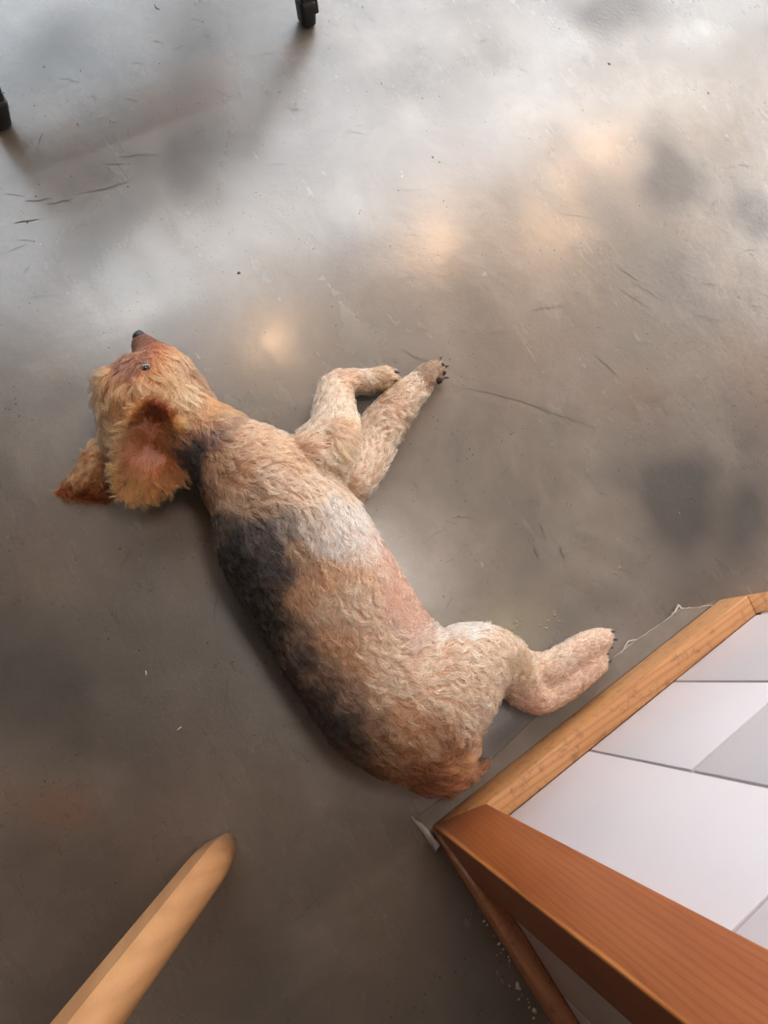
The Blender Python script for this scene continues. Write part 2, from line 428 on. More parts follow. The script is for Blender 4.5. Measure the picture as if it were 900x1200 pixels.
# tiles past the bend
a1 = off(TB)
for j in range(4):
    for z0, z1 in ((HB, .40), (.40, .80), (.80, .925)):
        g = .0022; s0, s1 = .004+j*.18+g, .004+(j+1)*.18-g
        nrm = (-ey*-1, ex)
        pts = [(a1[0]+ex*s0, a1[1]+ey*s0), (a1[0]+ex*s1, a1[1]+ey*s1)]
        nn = (ey, -ex)                  # into the wall
        poly = [pts[0], pts[1], (pts[1][0]+nn[0]*(TT+.002), pts[1][1]+nn[1]*(TT+.002)), (pts[0][0]+nn[0]*(TT+.002), pts[0][1]+nn[1]*(TT+.002))]
        link('tile', prism_me('tile', poly, z0+g, z1-g, .0012), MAT['tile'], wall)
# short side tiles
jy = [CY-.077, -.585, -.765, -.945, -1.125, -1.305]
for i in range(5):
    for z0, z1 in ((HB, .33 if i % 2 else .535), (.33 if i % 2 else .535, .925)):
        g = .0022
        link('tile', box_me('tile', WX, WX+TT+.002, jy[i+1]+g, jy[i]-g, z0+g, z1-g, .0015), MAT['tile'], wall)

# post: bottom end cut on the slant where the skirting runs over it
PW1, PW2 = .073, .076
bm = bmesh.new()
zc = .070
vs = [(CX, CY, 0.0), (CX+PW1, CY, zc), (CX+PW1, CY-PW2, zc), (CX, CY-PW2, zc)]
lo = [bm.verts.new(v) for v in vs]; hi = [bm.verts.new((v[0], v[1], WT)) for v in vs]
bm.faces.new(lo[::-1]); bm.faces.new(hi)
for i in range(4): bm.faces.new((lo[i], lo[(i+1) % 4], hi[(i+1) % 4], hi[i]))
bmesh.ops.recalc_face_normals(bm, faces=bm.faces)
bmesh.ops.bevel(bm, geom=bm.edges[:], offset=.0022, segments=3, affect='EDGES', profile=.5)
me = bpy.data.meshes.new('trim_1'); bm.to_mesh(me); bm.free(); smooth(me, 35)
tag(link('trim_1', me, MAT['post']), 'orange-brown wooden corner post of the tiled half wall', kind='structure')
# skirting of the long side: tapered end against the post, then on to the bend
bm = bmesh.new()
x0 = CX+.001
prof = lambda x, z, y: bm.verts.new((x, y, z))
yf, yb = CY+.0005, WY-.001
# slanted end: front face runs from the corner at the floor to the post's other arris at the top
F1 = [prof(x0, .0, yf), prof(XE, .0, yf), prof(XE, HB, yf), prof(CX+PW1, HB, yf)]
eb = off(TB)
B1 = [prof(x0, .0, CY-.012), prof(eb[0], .0, yb), prof(eb[0], HB, yb), prof(CX+PW1, HB, yb)]
bm.faces.new(F1); bm.faces.new(B1[::-1])
for i in range(4): bm.faces.new((F1[(i+1) % 4], F1[i], B1[i], B1[(i+1) % 4]))
bmesh.ops.recalc_face_normals(bm, faces=bm.faces)
bmesh.ops.bevel(bm, geom=bm.edges[:], offset=.0018, segments=2, affect='EDGES', profile=.5)
me = bpy.data.meshes.new('baseboard_right'); bm.to_mesh(me); bm.free(); smooth(me, 35)
bb = tag(link('baseboard_right', me, MAT['base']), 'light wooden baseboard along the foot of the tiled wall', kind='structure')
# past the bend
f0 = off(0)
me = prism_me('baseboard_right', [(XE+.0008, CY), (eb[0]+.0008, WY), (eb[0]+ex*1.1, WY+ey*1.1), (XE+ex*1.1, CY+ey*1.1)], 0, HB, .0018)
tag(link('baseboard_right', me, MAT['base']), 'wooden baseboard piece beyond the mitred bend', kind='structure')
bm = bmesh.new(); Q = []
for x in (CX-.0045, WX): Q.append([bm.verts.new((x, y, z)) for y, z in ((CY-.001, 0), (-1.4, 0), (-1.4, HB), (CY-PW2, HB))])
bm.faces.new(Q[0]); bm.faces.new(Q[1][::-1])
for i in range(4): bm.faces.new((Q[0][(i+1) % 4], Q[0][i], Q[1][i], Q[1][(i+1) % 4]))
bmesh.ops.recalc_face_normals(bm, faces=bm.faces)
bmesh.ops.bevel(bm, geom=bm.edges[:], offset=.0016, segments=2, affect='EDGES', profile=.5)
me = bpy.data.meshes.new('baseboard_left'); bm.to_mesh(me); bm.free(); smooth(me, 35)
tag(link('baseboard_left', me, MAT['base_y']), 'worn reddish baseboard on the short side below the post', kind='structure')
# wooden bar top, above the frame
me = prism_me('bar_top', [(CX-.0, -1.45), (f0[0]+ex*1.1, -1.45), (f0[0]+ex*1.1, f0[1]+ey*1.1), f0, (CX-.0, CY)], WT, WT+.035, .003)
tag(link('trim_2', me, MAT['post']), 'wooden cap board on top of the half wall', kind='structure')

# thin skim coat along the foot of the wall
pl = [(488, 957), (560, 905), (640, 828), (716, 772), (745, 750), (775, 730), (797, 713), (815, 712), (842, 708)]
poly = [at(*p)[:2] for p in pl]
poly = [tuple(p) for p in poly[:-1]]+[(XE-.008, CY+.002), (CX+.001, CY+.001), (CX-.006, CY-.012)]
me = prism_me('trim_3', poly[::-1], 0, .0016)
tag(link('trim_3', me, MAT['skim']), 'thin grey skim strip on the floor along the baseboard', kind='structure')
edge = []
for a, b in zip(pl[3:-1], pl[4:]): 
    edge.append(pline([a, b], .0020, .0005, 6))
V, Fc = ribbons([([q for q in e[0]], e[1]) for e in edge], .0024)
V2, F2 = ribbons([pline([(727, 765), (735, 752), (748, 748)], .003, .0008), pline([(785, 722), (794, 710), (800, 714)], .005, .0008)], .0034)
nb_ = len(V); V += V2; Fc += [tuple(i+nb_ for i in f) for f in F2]
o = link('frayed_edge', from_np('frayed_edge', V, Fc), MAT['sealant'], bpy.data.objects['trim_3']); o['kind'] = 'stuff'; o['label'] = 'whitish frayed edge'
# peeled flap at the corner
pts = [((482, 957), .0), ((487, 962), .004), ((495, 966), .007), ((503, 975), .009), ((508, 982), .011), ((516, 990), .012), ((511, 997), .006)]
low = [((483, 960), 0), ((489, 970), 0), ((497, 980), .001), ((503, 990), .002), ((508, 996), .002), ((511, 999), .003), ((510, 1000), .003)]
V = [at(*p, z) for p, z in pts]+[at(*p, z) for p, z in low]
V = V+[v+np.array([.0008, .0006, -.0010]) for v in V]
n = 7; Fc = [(i, i+1, n+i+1, n+i) for i in range(n-1)]+[(2*n+i+1, 2*n+i, 3*n+i, 3*n+i+1) for i in range(n-1)]
Fc += [(i+1, i, 2*n+i, 2*n+i+1) for i in range(n-1)]+[(n+i, n+i+1, 3*n+i+1, 3*n+i) for i in range(n-1)]
V = [np.array([v[0], v[1], max(v[2], .0)]) for v in V]
me = from_np('peeling_flap', V, Fc); smooth(me)
tag(link('peeling_flap', me, MAT['sealant']), 'whitish peeling flap of sealant at the foot of the wooden corner post', 'sealant')

# ------------------------------------------------------------------ black splayed table (top left)
def tapered(name, p0, p1, w0, w1, mat, parent, bev=.003, rnd=False):
    p0, p1 = np.array(p0, float), np.array(p1, float)
    n = 4
    V = []
    for p, w_ in ((p0, w0), (p1, w1)):
        for sx, sy in ((-1, -1), (1, -1), (1, 1), (-1, 1)): V.append(p+[sx*w_[0]/2, sy*w_[1]/2, 0])
    bm = bmesh.new(); q = [bm.verts.new(v) for v in V]
    bm.faces.new(q[:4][::-1]); bm.faces.new(q[4:])
    for i in range(4): bm.faces.new((q[i], q[(i+1) % 4], q[4+(i+1) % 4], q[4+i]))
    bmesh.ops.bevel(bm, geom=bm.edges[:], offset=bev, segments=3, affect='EDGES', profile=.5)
    me = bpy.data.meshes.new(name); bm.to_mesh(me); bm.free(); smooth(me, 40)
    return link(name, me, mat, parent)
LX, RXX, TY = .122, .724, 1.008
tb = tag(empty('chair', (.42, 1.2, 0)), 'black chair, only the feet of its two front legs showing at the top left', 'chair')
T = Matrix.Translation((-.42, -1.2, 0))
for (x, y, sx, sy) in ((LX, TY, 1, 1), (RXX, TY, -1, 1), (LX, TY+.46, 1, -1), (RXX, TY+.46, -1, -1)):
    lean = .10; ly = .15
    top = (x+sx*lean*.44, y+sy*ly, .45)
    l_ = tapered('leg', (x, y, 0.028), top, (.034, .034), (.040, .040), MAT['black'], tb, .004)
    l_.data.transform(T)
    f_ = tapered('foot', (x-sx*.001, y, 0), (x+sx*.0068, y+sy*.004, .052), (.030, .030), (.034, .034), MAT['black'], l_, .008); f_.data.transform(T)
s_ = link('seat', box_me('seat', LX+.03, RXX-.03, TY+.12, TY+.34, .45, .48, .005), MAT['black'], tb); s_.data.transform(T)
for y in (TY+.15, TY+.31):
    a_ = link('apron', box_me('apron', LX+.05, RXX-.05, y-.009, y+.009, .37, .44, .002), MAT['black'], tb); a_.data.transform(T)

for x in (LX+.06, RXX-.06):
    p_ = tapered('back_post', (x, TY+.32, .47), (x, TY+.40, .86), (.028, .028), (.024, .024), MAT['black'], tb); p_.data.transform(T)
for z in (.62, .78):
    b_ = link('back_slat', box_me('back_slat', LX+.06, RXX-.06, TY+.345+(z-.62)*.2, TY+.36+(z-.62)*.2, z, z+.06, .004), MAT['black'], tb); b_.data.transform(T)

# ------------------------------------------------------------------ wooden stool, only one leg in view
def stool_leg(foot, top, r0, r1, flat=None, parent=None):
    foot, top = np.array(foot, float), np.array(top, float)
    t = (top-foot)/np.linalg.norm(top-foot)
    # profile: round with one planed side (facet direction FL)
    s = np.cross(t, [0, 0, 1]); s /= np.linalg.norm(s); b = np.cross(s, t)
    n = 72; V = []; Fc = []
    prof = [(-.02, .35), (0.0, .62), (.012, .86), (.03, .97), (.06, 1.0), (.5, 1.0), (1.0, 1.0)]
    L = np.linalg.norm(top-foot)
    fl = flat if flat is not None else s
    fl = fl-np.dot(fl, t)*t; fl /= np.linalg.norm(fl)
    for q, m in [(0.0, .50), (.010, .66), (.030, .84), (.055, .96), (.08, 1), (.25*L, 1), (.5*L, 1), (.75*L, 1), (L, 1)]:
        r = (r0+(r1-r0)*q/L)*m
        for kk in range(n):
            a = 2*math.pi*kk/n; v = r*(math.cos(a)*s+math.sin(a)*b)
            dd = np.dot(v, fl)
            if dd > .84*r: v = v-(dd-.84*r)*fl
            V.append(foot+t*q+v)
    m_ = len(V)//n
    for i in range(m_-1):
        for kk in range(n): Fc.append((i*n+kk, i*n+(kk+1) % n, (i+1)*n+(kk+1) % n, (i+1)*n+kk))
    Fc.append(tuple(range(n))); Fc.append(tuple(range((m_-1)*n, m_*n))[::-1])
    V = [np.array([v[0], v[1], max(v[2], 0)]) for v in V]
    me = from_np('leg', V, Fc)
    bm = bmesh.new(); bm.from_mesh(me); bmesh.ops.recalc_face_normals(bm, faces=bm.faces); bm.to_mesh(me); bm.free()
    smooth(me, 30); return me
fo = at(266, 986, .0)
fo = np.array([fo[0], fo[1], .004])
to = at(103, 1200, .33)
dirv = (to-fo)/(.326); topz = .60; tp = fo+dirv*(topz-.004)
lf_ = at(150, 1050, .2)-at(190, 1085, .2); lf_ /= np.linalg.norm(lf_)
vd_ = np.array([0, 0, H])-(fo+to)/2; vd_ /= np.linalg.norm(vd_)
flatv = math.sin(math.radians(56))*lf_+math.cos(math.radians(56))*vd_
ws = tag(empty('wooden_stool', (tp[0], tp[1], 0)), 'light wooden stool, one round splayed leg reaching in at bottom left', 'stool')
T = Matrix.Translation((-tp[0], -tp[1], 0))
l1 = link('leg', stool_leg(fo, tp, .026, .0262, flatv), MAT['stool'], ws); l1.data.transform(T)
l1.data.materials.append(MAT['stool_grey']); fl_ = flatv/np.linalg.norm(flatv)
for f in l1.data.polygons:
    if np.dot(np.array(f.normal), fl_) > .93: f.material_index = 1

hh = dirv[:2]/np.linalg.norm(dirv[:2]); sc_ = tp[:2]+hh*.13
for a in (90, 180, 270):
    ca, sa = math.cos(math.radians(a)), math.sin(math.radians(a)); Rm = np.array([[ca, -sa], [sa, ca]])
    f2 = np.append(sc_+Rm @ (fo[:2]-sc_), .004); t2 = np.append(sc_+Rm @ (tp[:2]-sc_), tp[2])
    l2 = link('leg', stool_leg(f2, t2, .026, .0262, np.append(Rm @ flatv[:2], flatv[2])), MAT['stool'], ws); l2.data.transform(T)
V, Fc = loft([((sc_[0], sc_[1], z), (q, 0, 0), (0, q, 0)) for z, q in ((.585, .165), (.592, .178), (.612, .182), (.622, .176), (.624, .10), (.620, .02))], True, 48)
m_ = from_np('seat', V, Fc); smooth(m_, 50); st_ = link('seat', m_, MAT['stool'], ws); st_.data.transform(T)

# ------------------------------------------------------------------ room shell and lamps outside the frame
def quad_obj(name, x0, x1, y0, y1, z0, z1, mat, **kw):
    return tag(link(name, box_me(name, x0, x1, y0, y1, z0, z1), mat), **kw)
quad_obj('ceiling', -4, 7, -3, 2.5, CEIL, CEIL+.1, MAT['ceil'], kind='structure')
quad_obj('wall_back', -4, 7, -3.1, -3, 0, CEIL, MAT['ceil'], kind='structure')
quad_obj('wall_left', -4.1, -4, -3, 2.5, 0, CEIL, MAT['ceil'], kind='structure')
for n_, (x0, x1, z0, z1) in enumerate(((-4, -.6, 0, CEIL), (6.4, 7, 0, CEIL), (-.6, 6.4, 0, .12), (-.6, 6.4, 2.62, CEIL))):
    quad_obj('wall_front', x0, x1, 2.3, 2.4, z0, z1, MAT['plaster'], kind='structure')
win = tag(empty('window_1', (2, 2.3, 0)), kind='structure')
for i in range(4):
    xa = -.6+i*1.75
    link('pane', box_me('pane', xa+.03-2, xa+1.72-2, 0.04, .05, .14, 2.60), MAT['pane'], win)
    link('window_frame', box_me('window_frame', xa-2-.02, xa-2+.02, -.01, .06, .12, 2.62, .003), MAT['black'], win)
# tube lights in a row along the ceiling
TZ = 2.55
ty = .612*(1+TZ/H)
for i in range(5):
    x0 = .2+i*1.32
    e_ = tag(empty('tube_light', (x0+.6, ty, TZ)), ('first', 'second', 'third', 'fourth', 'fifth')[i]+' slim white tube light in the ceiling row, counted from the left', 'light', 'ceiling tubes')
    link('housing', box_me('housing', -.62, .62, -.03, .03, .0, CEIL-TZ, .003), MAT['plaster'], e_)
    V, Fc = loft([((x, 0, -.014), (0, .02, 0), (0, 0, .02)) for x in (-.6, .6)], n=12)
    link('tube', from_np('tube', V, Fc), MAT['tube'], e_)
# pendant lamps whose warm glow shows in the floor
def pendant(px, py, z, mat, r=.05, lab=''):
    g = at(px, py); k_ = 1+z/H; x, y = g[0]*k_, g[1]*k_
    e_ = tag(empty('pendant_lamp', (x, y, z)), lab, 'lamp', 'pendant lamps')
    V, Fc = loft([((0, 0, zz), (rr, 0, 0), (0, rr, 0)) for zz, rr in ((r*.75, r*.55), (r*1.0, r*.5), (r*1.5, .015), (CEIL-z, .003))], False, 24)
    me = from_np('lamp_holder', V, Fc); smooth(me); link('lamp_holder', me, MAT['shade'], e_)
    bm = bmesh.new(); bmesh.ops.create_uvsphere(bm, u_segments=16, v_segments=10, radius=r); 
    me = bpy.data.meshes.new('bulb'); bm.to_mesh(me); bm.free(); smooth(me); link('bulb', me, mat, e_)
pendant(680, 225, 2.1, MAT['bulb'], .08, 'pendant lamp with warm bulb over the far right of the floor')
pendant(507, 280, 2.1, MAT['bulb'], .045, 'pendant lamp with warm bulb, second of the row')
pendant(325, 405, 2.1, MAT['bulb'], .04, 'pendant lamp with warm bulb, nearest the dog')
pendant(606, 735, 1.9, MAT['bulb_y'], .022, 'small pendant lamp with a yellow bulb')

# ------------------------------------------------------------------ dog
# Every station: pixel centre, height of the centre, half width in pixels, half height in metres.
dog = tag(empty('dog', tuple(at(380, 680, 0))), 'small tan terrier with black saddle lying stretched out on its side on concrete', 'dog')
DO = np.array(dog.location)
PIECES = {}
def limb(name, st, n=20, tip=True):
    C = [at(p[0], p[1], p[2]) for p in st]
    rings = []
    for i, p in enumerate(st):
        t = C[min(i+1, len(C)-1)]-C[max(i-1, 0)]; t /= np.linalg.norm(t)
        s = np.cross([0, 0, 1.0], t); s /= np.linalg.norm(s); b = np.cross(t, s)
        a = p[3]*pxscale(p[0], p[1], p[2])
        rings.append((C[i], s*a, b*p[4], t, a))
    out = []
    # rounded ends
    c, s, b, t, a = rings[0]
    for q in (.95, .75, .4): 
        m = math.sqrt(1-q*q); out.append((c-t*min(a, np.linalg.norm(b))*q, s*m, b*m))
    for c, s, b, t, a in rings: out.append((c, s, b))
    c, s, b, t, a = rings[-1]
    for q in (.4, .75, .95):
        m = math.sqrt(1-q*q); out.append((c+t*min(a, np.linalg.norm(b))*q, s*m, b*m))
    PIECES.setdefault(name, []).append(loft(out, True, n))
    return C
def resample(st, k=3):
    """Catmull-Rom through the stations"""
    P_ = np.array(st, float); out = []
    for i in range(len(P_)-1):
        p0, p1, p2, p3 = P_[max(i-1, 0)], P_[i], P_[i+1], P_[min(i+2, len(P_)-1)]
        for q in range(k):
            t = q/k
            out.append(.5*((2*p1)+(-p0+p2)*t+(2*p0-5*p1+4*p2-p3)*t*t+(-p0+3*p1-3*p2+p3)*t**3))
    out.append(P_[-1]); return out
TR = [(228, 522, .068, 42, .050), (262, 536, .074, 50, .060), (305, 567, .084, 68, .075), (340, 624, .086, 86, .080), (384, 693, .082, 89, .076), (425, 761, .078, 89, .072), (471, 824, .076, 87, .070), (512, 868, .062, 62, .056)]
trunk_c = limb('trunk', resample(TR), 28)
limb('neck', resample([(192, 482, .072, 44, .052), (222, 505, .072, 45, .053), (262, 532, .074, 50, .058)]))
limb('head', resample([(160, 496, .076, 34, .050), (166, 470, .080, 42, .056), (178, 448, .076, 42, .052), (184, 432, .068, 34, .040), (176, 417, .062, 22, .030), (168, 405, .060, 14, .021)]))
limb('head', [(134, 448, .084, 16, .036), (140, 472, .080, 22, .040), (148, 500, .074, 28, .042)])
limb('head', resample([(206, 432, .056, 17, .028), (216, 456, .058, 22, .034), (222, 482, .062, 26, .040)]))
limb('front_leg', resample([(368, 544, .095, 42, .050), (390, 510, .088, 31, .038), (392, 480, .068, 24, .030), (394, 456, .050, 19, .024), (410, 448, .038, 15, .020), (432, 447, .030, 14, .018), (450, 443, .024, 14, .017)]))
limb('front_leg_low', resample([(400, 560, .045, 38, .042), (430, 530, .032, 29, .030), (446, 498, .028, 23, .026), (466, 474, .026, 20, .022), (486, 456, .024, 17, .020), (502, 440, .022, 15, .018), (509, 434, .020, 13, .015)]))
limb('hind_leg', resample([(505, 828, .095, 66, .050), (540, 790, .090, 58, .046), (574, 774, .074, 42, .036), (598, 782, .058, 30, .028), (612, 803, .044, 24, .024), (630, 820, .034, 17, .020), (652, 813, .028, 15, .018), (680, 793, .026, 15, .017), (698, 780, .022, 13, .015)]))
limb('hind_leg_low', resample([(560, 762, .040, 28, .034), (598, 778, .034, 24, .028), (630, 788, .030, 22, .024), (660, 775, .027, 18, .021), (686, 758, .024, 17, .019), (704, 750, .020, 14, .016)]))
limb('tail', resample([(500, 895, .050, 24, .034), (520, 912, .034, 15, .022), (545, 908, .022, 9, .014), (562, 899, .016, 5, .009)]))
# toes of the four paws
def toes(name, lst, r):
    for (x, y, z, dx, dy) in lst: limb(name, [(x, y, z, r[0], r[1]), (x+dx, y+dy, z-.003, r[0]*.9, r[1]*.85)], 10)
toes('front_leg', [(452, 437, .026, 6, -1), (455, 443, .028, 6, 0), (453, 449, .022, 6, 1)], (5, .009))
toes('front_leg_low', [(508, 427, .024, 5, -4), (513, 432, .026, 5, -1), (513, 441, .018, 5, 2)], (5, .009))
toes('hind_leg', [(700, 773, .026, 7, -4), (702, 780, .026, 7, -3), (700, 787, .018, 6, -3)], (5.5, .009))
toes('hind_leg_low', [(707, 742, .026, 6, -1), (709, 749, .027, 6, 0), (705, 757, .020, 6, 1)], (5.5, .009))

allV = []; allF = []; cen = {}
for nme, lst in PIECES.items():
    for V, Fc in lst:
        b = len(allV); allV += list(V); allF += [tuple(i+b for i in f) for f in Fc]
        cen.setdefault(nme, []).append(np.array(V))
me = from_np('dog_blockout', allV, allF)
bm = bmesh.new(); bm.from_mesh(me); bmesh.ops.recalc_face_normals(bm, faces=bm.faces); bm.to_mesh(me); bm.free()
tmp = bpy.data.objects.new('blockout', me); COL.objects.link(tmp)
rm = tmp.modifiers.new('r', 'REMESH'); rm.mode = 'VOXEL'; rm.voxel_size = .0045; rm.use_smooth_shade = True
sm = tmp.modifiers.new('s', 'SMOOTH'); sm.factor = .5; sm.iterations = 9
dg = bpy.context.evaluated_depsgraph_get()
body_me = bpy.data.meshes.new_from_object(tmp.evaluated_get(dg))
bpy.data.objects.remove(tmp); body_me.name = 'body'
nv = len(body_me.vertices); bc = np.zeros(nv*3); body_me.vertices.foreach_get('co', bc); bc = bc.reshape(-1, 3)
bc[:, 2] = np.maximum(bc[:, 2], .002)
body_me.vertices.foreach_set('co', bc.ravel()); body_me.update()
smooth(body_me)

# ---- fields over the dog, given by places on its body (seen from above) ----
G = []   # place (photo), hair direction (photo), length m, lift, clump
def g(px, py, dx, dy, ln=.020, lift=.35): G.append((px, py, dx, dy, ln, lift))
for a in [(245, 545, .6, .5), (270, 510, 1, .1), (300, 505, 1, .05), (340, 500, 1, 0.1), (290, 560, 1, .15), (330, 545, 1, .1), (365, 520, .7, -.4), (300, 600, .9, .5), (340, 590, .9, .4), (380, 570, .9, .3),
          (260, 600, .3, 1), (275, 660, .3, 1), (310, 640, .5, .8), (350, 630, .3, 1), (390, 620, .15, 1), (425, 600, .2, 1), (330, 690, .4, 1), (370, 680, .25, 1), (410, 690, .1, 1), (315, 750, .4, 1), (350, 760, .5, .9),
          (395, 750, .4, .9), (430, 740, .5, .6), (370, 820, .6, .9), (410, 820, .7, .7), (450, 800, .8, .4), (430, 880, .8, .6), (470, 860, .9, .6), (500, 820, .9, .3), (485, 770, .8, -.3), (510, 745, .9, -.4),
          (540, 740, 1, -.15), (575, 750, 1, .3), (540, 780, .9, .2), (580, 790, .8, .6), (545, 825, .7, .6), (580, 835, .7, .8), (520, 860, .6, .8), (560, 870, .5, .9), (480, 905, .9, .5)]: g(*a)
for a in [(392, 520, .2, .8, .024, .5), (395, 480, .1, -1, .014, .3), (385, 455, .5, -.8, .014, .35), (405, 445, 1, -.1, .012, .3), (440, 442, 1, 0, .012, .3), (400, 500, .1, -1, .015, .3),
          (425, 545, .5, -.8, .016, .35), (440, 510, .5, -.8, .016, .35), (465, 478, .9, .0, .016, .4), (490, 450, .7, -.3, .014, .4), (512, 432, .6, -.6, .008, .25), (480, 480, .8, .5, .018, .45),
          (600, 775, .7, .7, .015, .3), (615, 805, .7, .6, .014, .3), (630, 825, .9, .3, .010, .25), (660, 810, .8, -.5, .010, .25), (690, 785, .8, -.5, .009, .22), (640, 778, .9, -.4, .012, .3), (670, 765, .9, -.5, .012, .3), (705, 748, .9, -.3, .009, .2),
          (510, 912, .9, .0, .026, .3), (540, 905, .9, -.3, .026, .25), (560, 897, .9, -.4, .020, .2)]: g(a[0], a[1], a[2], a[3], a[4]*1.35, a[5]*1.15)
# belly: almost bare
for a in [(455, 640, .5, .9, .012, .15), (470, 680, .4, .8, .009, .15), (480, 715, .6, .5, .008, .15), (440, 610, .4, .9, .015, .2), (465, 705, .4, .8, .012, .2), (440, 670, .4, .8, .016, .2)]: g(*a)
# head
for a in [(163, 400, .2, .8, .005, .2), (172, 408, .5, .7, .010, .3), (190, 410, .6, .6, .014, .4), (160, 418, -.3, .8, .010, .3), (205, 425, .5, .8, .020, .4), (220, 445, .45, .9, .024, .4), (238, 470, .4, .9, .022, .35),
          (180, 440, .7, .8, .018, .35), (200, 460, .6, .9, .026, .4), (155, 428, -.6, .5, .014, .45), (140, 432, -.9, .1, .020, .6), (125, 445, -.7, .6, .022, .5), (165, 450, .0, 1, .024, .35), (145, 465, -.2, 1, .026, .35), (122, 480, -.1, 1, .026, .35),
          (125, 505, .0, 1, .028, .3), (150, 500, -.1, 1, .026, .3), (185, 485, .3, .9, .024, .35), (215, 490, .5, .8, .022, .35), (200, 520, .4, .9, .020, .3), (225, 540, .3, .9, .018, .3), (245, 490, .8, .5, .020, .3)]: g(a[0], a[1], a[2], a[3], a[4]*(1.45 if a[1] > 436 else 1.0), a[5])
GA = np.array(G)
Gp = np.array([at(a[0], a[1], .09)[:2] for a in G])
Gd = np.array([(at(a[0]+a[2]*5, a[1]+a[3]*5, .09)-at(a[0], a[1], .09))[:2] for a in G]); Gd /= np.linalg.norm(Gd, axis=1)[:, None]
def field(pts, P0, vals, sig):
    out = np.zeros((len(pts), vals.shape[1]))
    for i in range(0, len(pts), 20000):
        d2 = ((pts[i:i+20000, None, :2]-P0[None])**2).sum(-1)
        m = d2.min(1, keepdims=True)
        wgt = np.exp(-(d2-m)/(2*sig*sig))/(1+d2/(sig*sig))
        out[i:i+20000] = wgt@vals/wgt.sum(1, keepdims=True)
    return out
# coat colours (natural colour of the hair)
TAN, CREAM, RED, BLK, PINK, GREY, ORG, LT = (206, 150, 108), (226, 204, 182), (160, 84, 42), (38, 32, 29), (194, 154, 128), (120, 108, 100), (186, 112, 62), (222, 176, 138)
Cc = [(300, 510, TAN), (330, 495, LT), (360, 500, LT), (290, 545, TAN), (340, 545, TAN), (255, 560, (176, 122, 82)), (245, 590, (150, 104, 72)), (262, 590, TAN), (320, 585, LT), (370, 560, LT), (400, 575, LT), (350, 590, LT), (300, 605, (170, 130, 96)),
      (235, 500, (190, 125, 75)), (243, 515, (110, 80, 60)), (225, 530, BLK), (215, 560, BLK), (228, 585, BLK), (240, 605, BLK), (250, 625, (80, 66, 54)), (205, 580, BLK), (262, 505, (150, 110, 80)),
      (270, 640, BLK), (300, 635, (82, 72, 66)), (330, 625, (130, 112, 98)), (290, 665, BLK), (320, 665, (66, 60, 58)), (285, 690, BLK), (300, 720, BLK), (318, 700, (74, 60, 50)), (330, 740, (74, 60, 50)), (315, 760, BLK), (335, 790, BLK), (350, 770, (74, 60, 50)),
      (355, 820, BLK), (305, 700, BLK), (322, 742, BLK), (350, 745, (130, 104, 84)), (372, 785, (140, 110, 86)), (400, 815, (150, 116, 90)), (430, 850, (160, 122, 92)), (285, 735, BLK), (300, 780, BLK), (322, 820, BLK), (350, 860, BLK), (390, 895, (50, 40, 34)), (265, 700, BLK), (250, 660, BLK), (375, 810, (74, 60, 50)), (380, 850, BLK), (400, 840, (74, 60, 50)), (410, 880, (70, 56, 46)), (440, 870, (150, 108, 74)), (440, 905, (96, 64, 46)), (470, 890, (160, 108, 70)),
      (365, 625, (200, 176, 150)), (385, 610, CREAM), (415, 610, CREAM), (400, 640, CREAM), (425, 640, CREAM), (380, 650, CREAM), (425, 655, (226, 200, 172)), (350, 660, (170, 132, 100)), (385, 675, TAN), (350, 700, TAN), (380, 715, LT), (415, 700, LT), (420, 680, TAN),
      (445, 585, CREAM), (440, 620, (220, 186, 160)), (452, 640, PINK), (470, 670, PINK), (480, 700, PINK), (460, 700, (206, 152, 122)), (485, 735, PINK), (472, 725, PINK), (448, 670, (208, 160, 128)), (495, 720, PINK),
      (370, 750, TAN), (400, 770, TAN), (430, 750, LT), (440, 800, LT), (460, 840, TAN), (490, 800, LT), (520, 760, LT), (550, 735, CREAM), (515, 735, CREAM), (570, 760, LT), (520, 820, LT), (560, 830, LT), (500, 860, TAN), (550, 870, TAN), (590, 800, LT),
      (490, 905, (130, 80, 52)), (530, 915, (124, 74, 46)), (560, 900, (144, 90, 58)), (520, 895, (170, 110, 66)),
      (610, 790, (210, 166, 122)), (640, 780, (214, 172, 134)), (680, 765, (222, 182, 148)), (705, 750, (222, 180, 144)), (640, 830, (212, 158, 124)), (660, 810, (216, 170, 134)), (700, 785, (220, 172, 138)),
      (395, 520, (204, 148, 106)), (395, 480, LT), (385, 450, LT), (400, 440, (204, 150, 110)), (430, 445, LT), (455, 440, (176, 136, 98)), (430, 540, LT), (445, 500, LT), (470, 470, (208, 156, 120)), (495, 445, LT), (513, 435, (140, 104, 74)), (485, 480, (204, 150, 112)), (430, 580, LT),
      (163, 396, (120, 70, 42)), (158, 415, (136, 78, 46)), (175, 412, (178, 102, 56)), (192, 415, ORG), (165, 432, (130, 76, 46)), (152, 442, (110, 64, 40)), (205, 420, (206, 146, 92)), (222, 430, (120, 86, 58)), (215, 445, (216, 162, 106)), (232, 455, (140, 98, 62)), (240, 475, (198, 126, 68)),
      (200, 450, (214, 156, 98)), (185, 440, ORG), (215, 470, (218, 168, 112)), (200, 475, (212, 150, 90)), (175, 455, (208, 144, 84)), (150, 460, (200, 132, 74)), (130, 440, (206, 140, 80)), (122, 460, (204, 146, 92)), (125, 490, (206, 154, 104)), (140, 485, (190, 122, 66)), (122, 515, (200, 134, 80)),
      (165, 480, (180, 112, 62)), (195, 495, ORG), (225, 490, (190, 128, 80)), (210, 500, (150, 96, 60))]
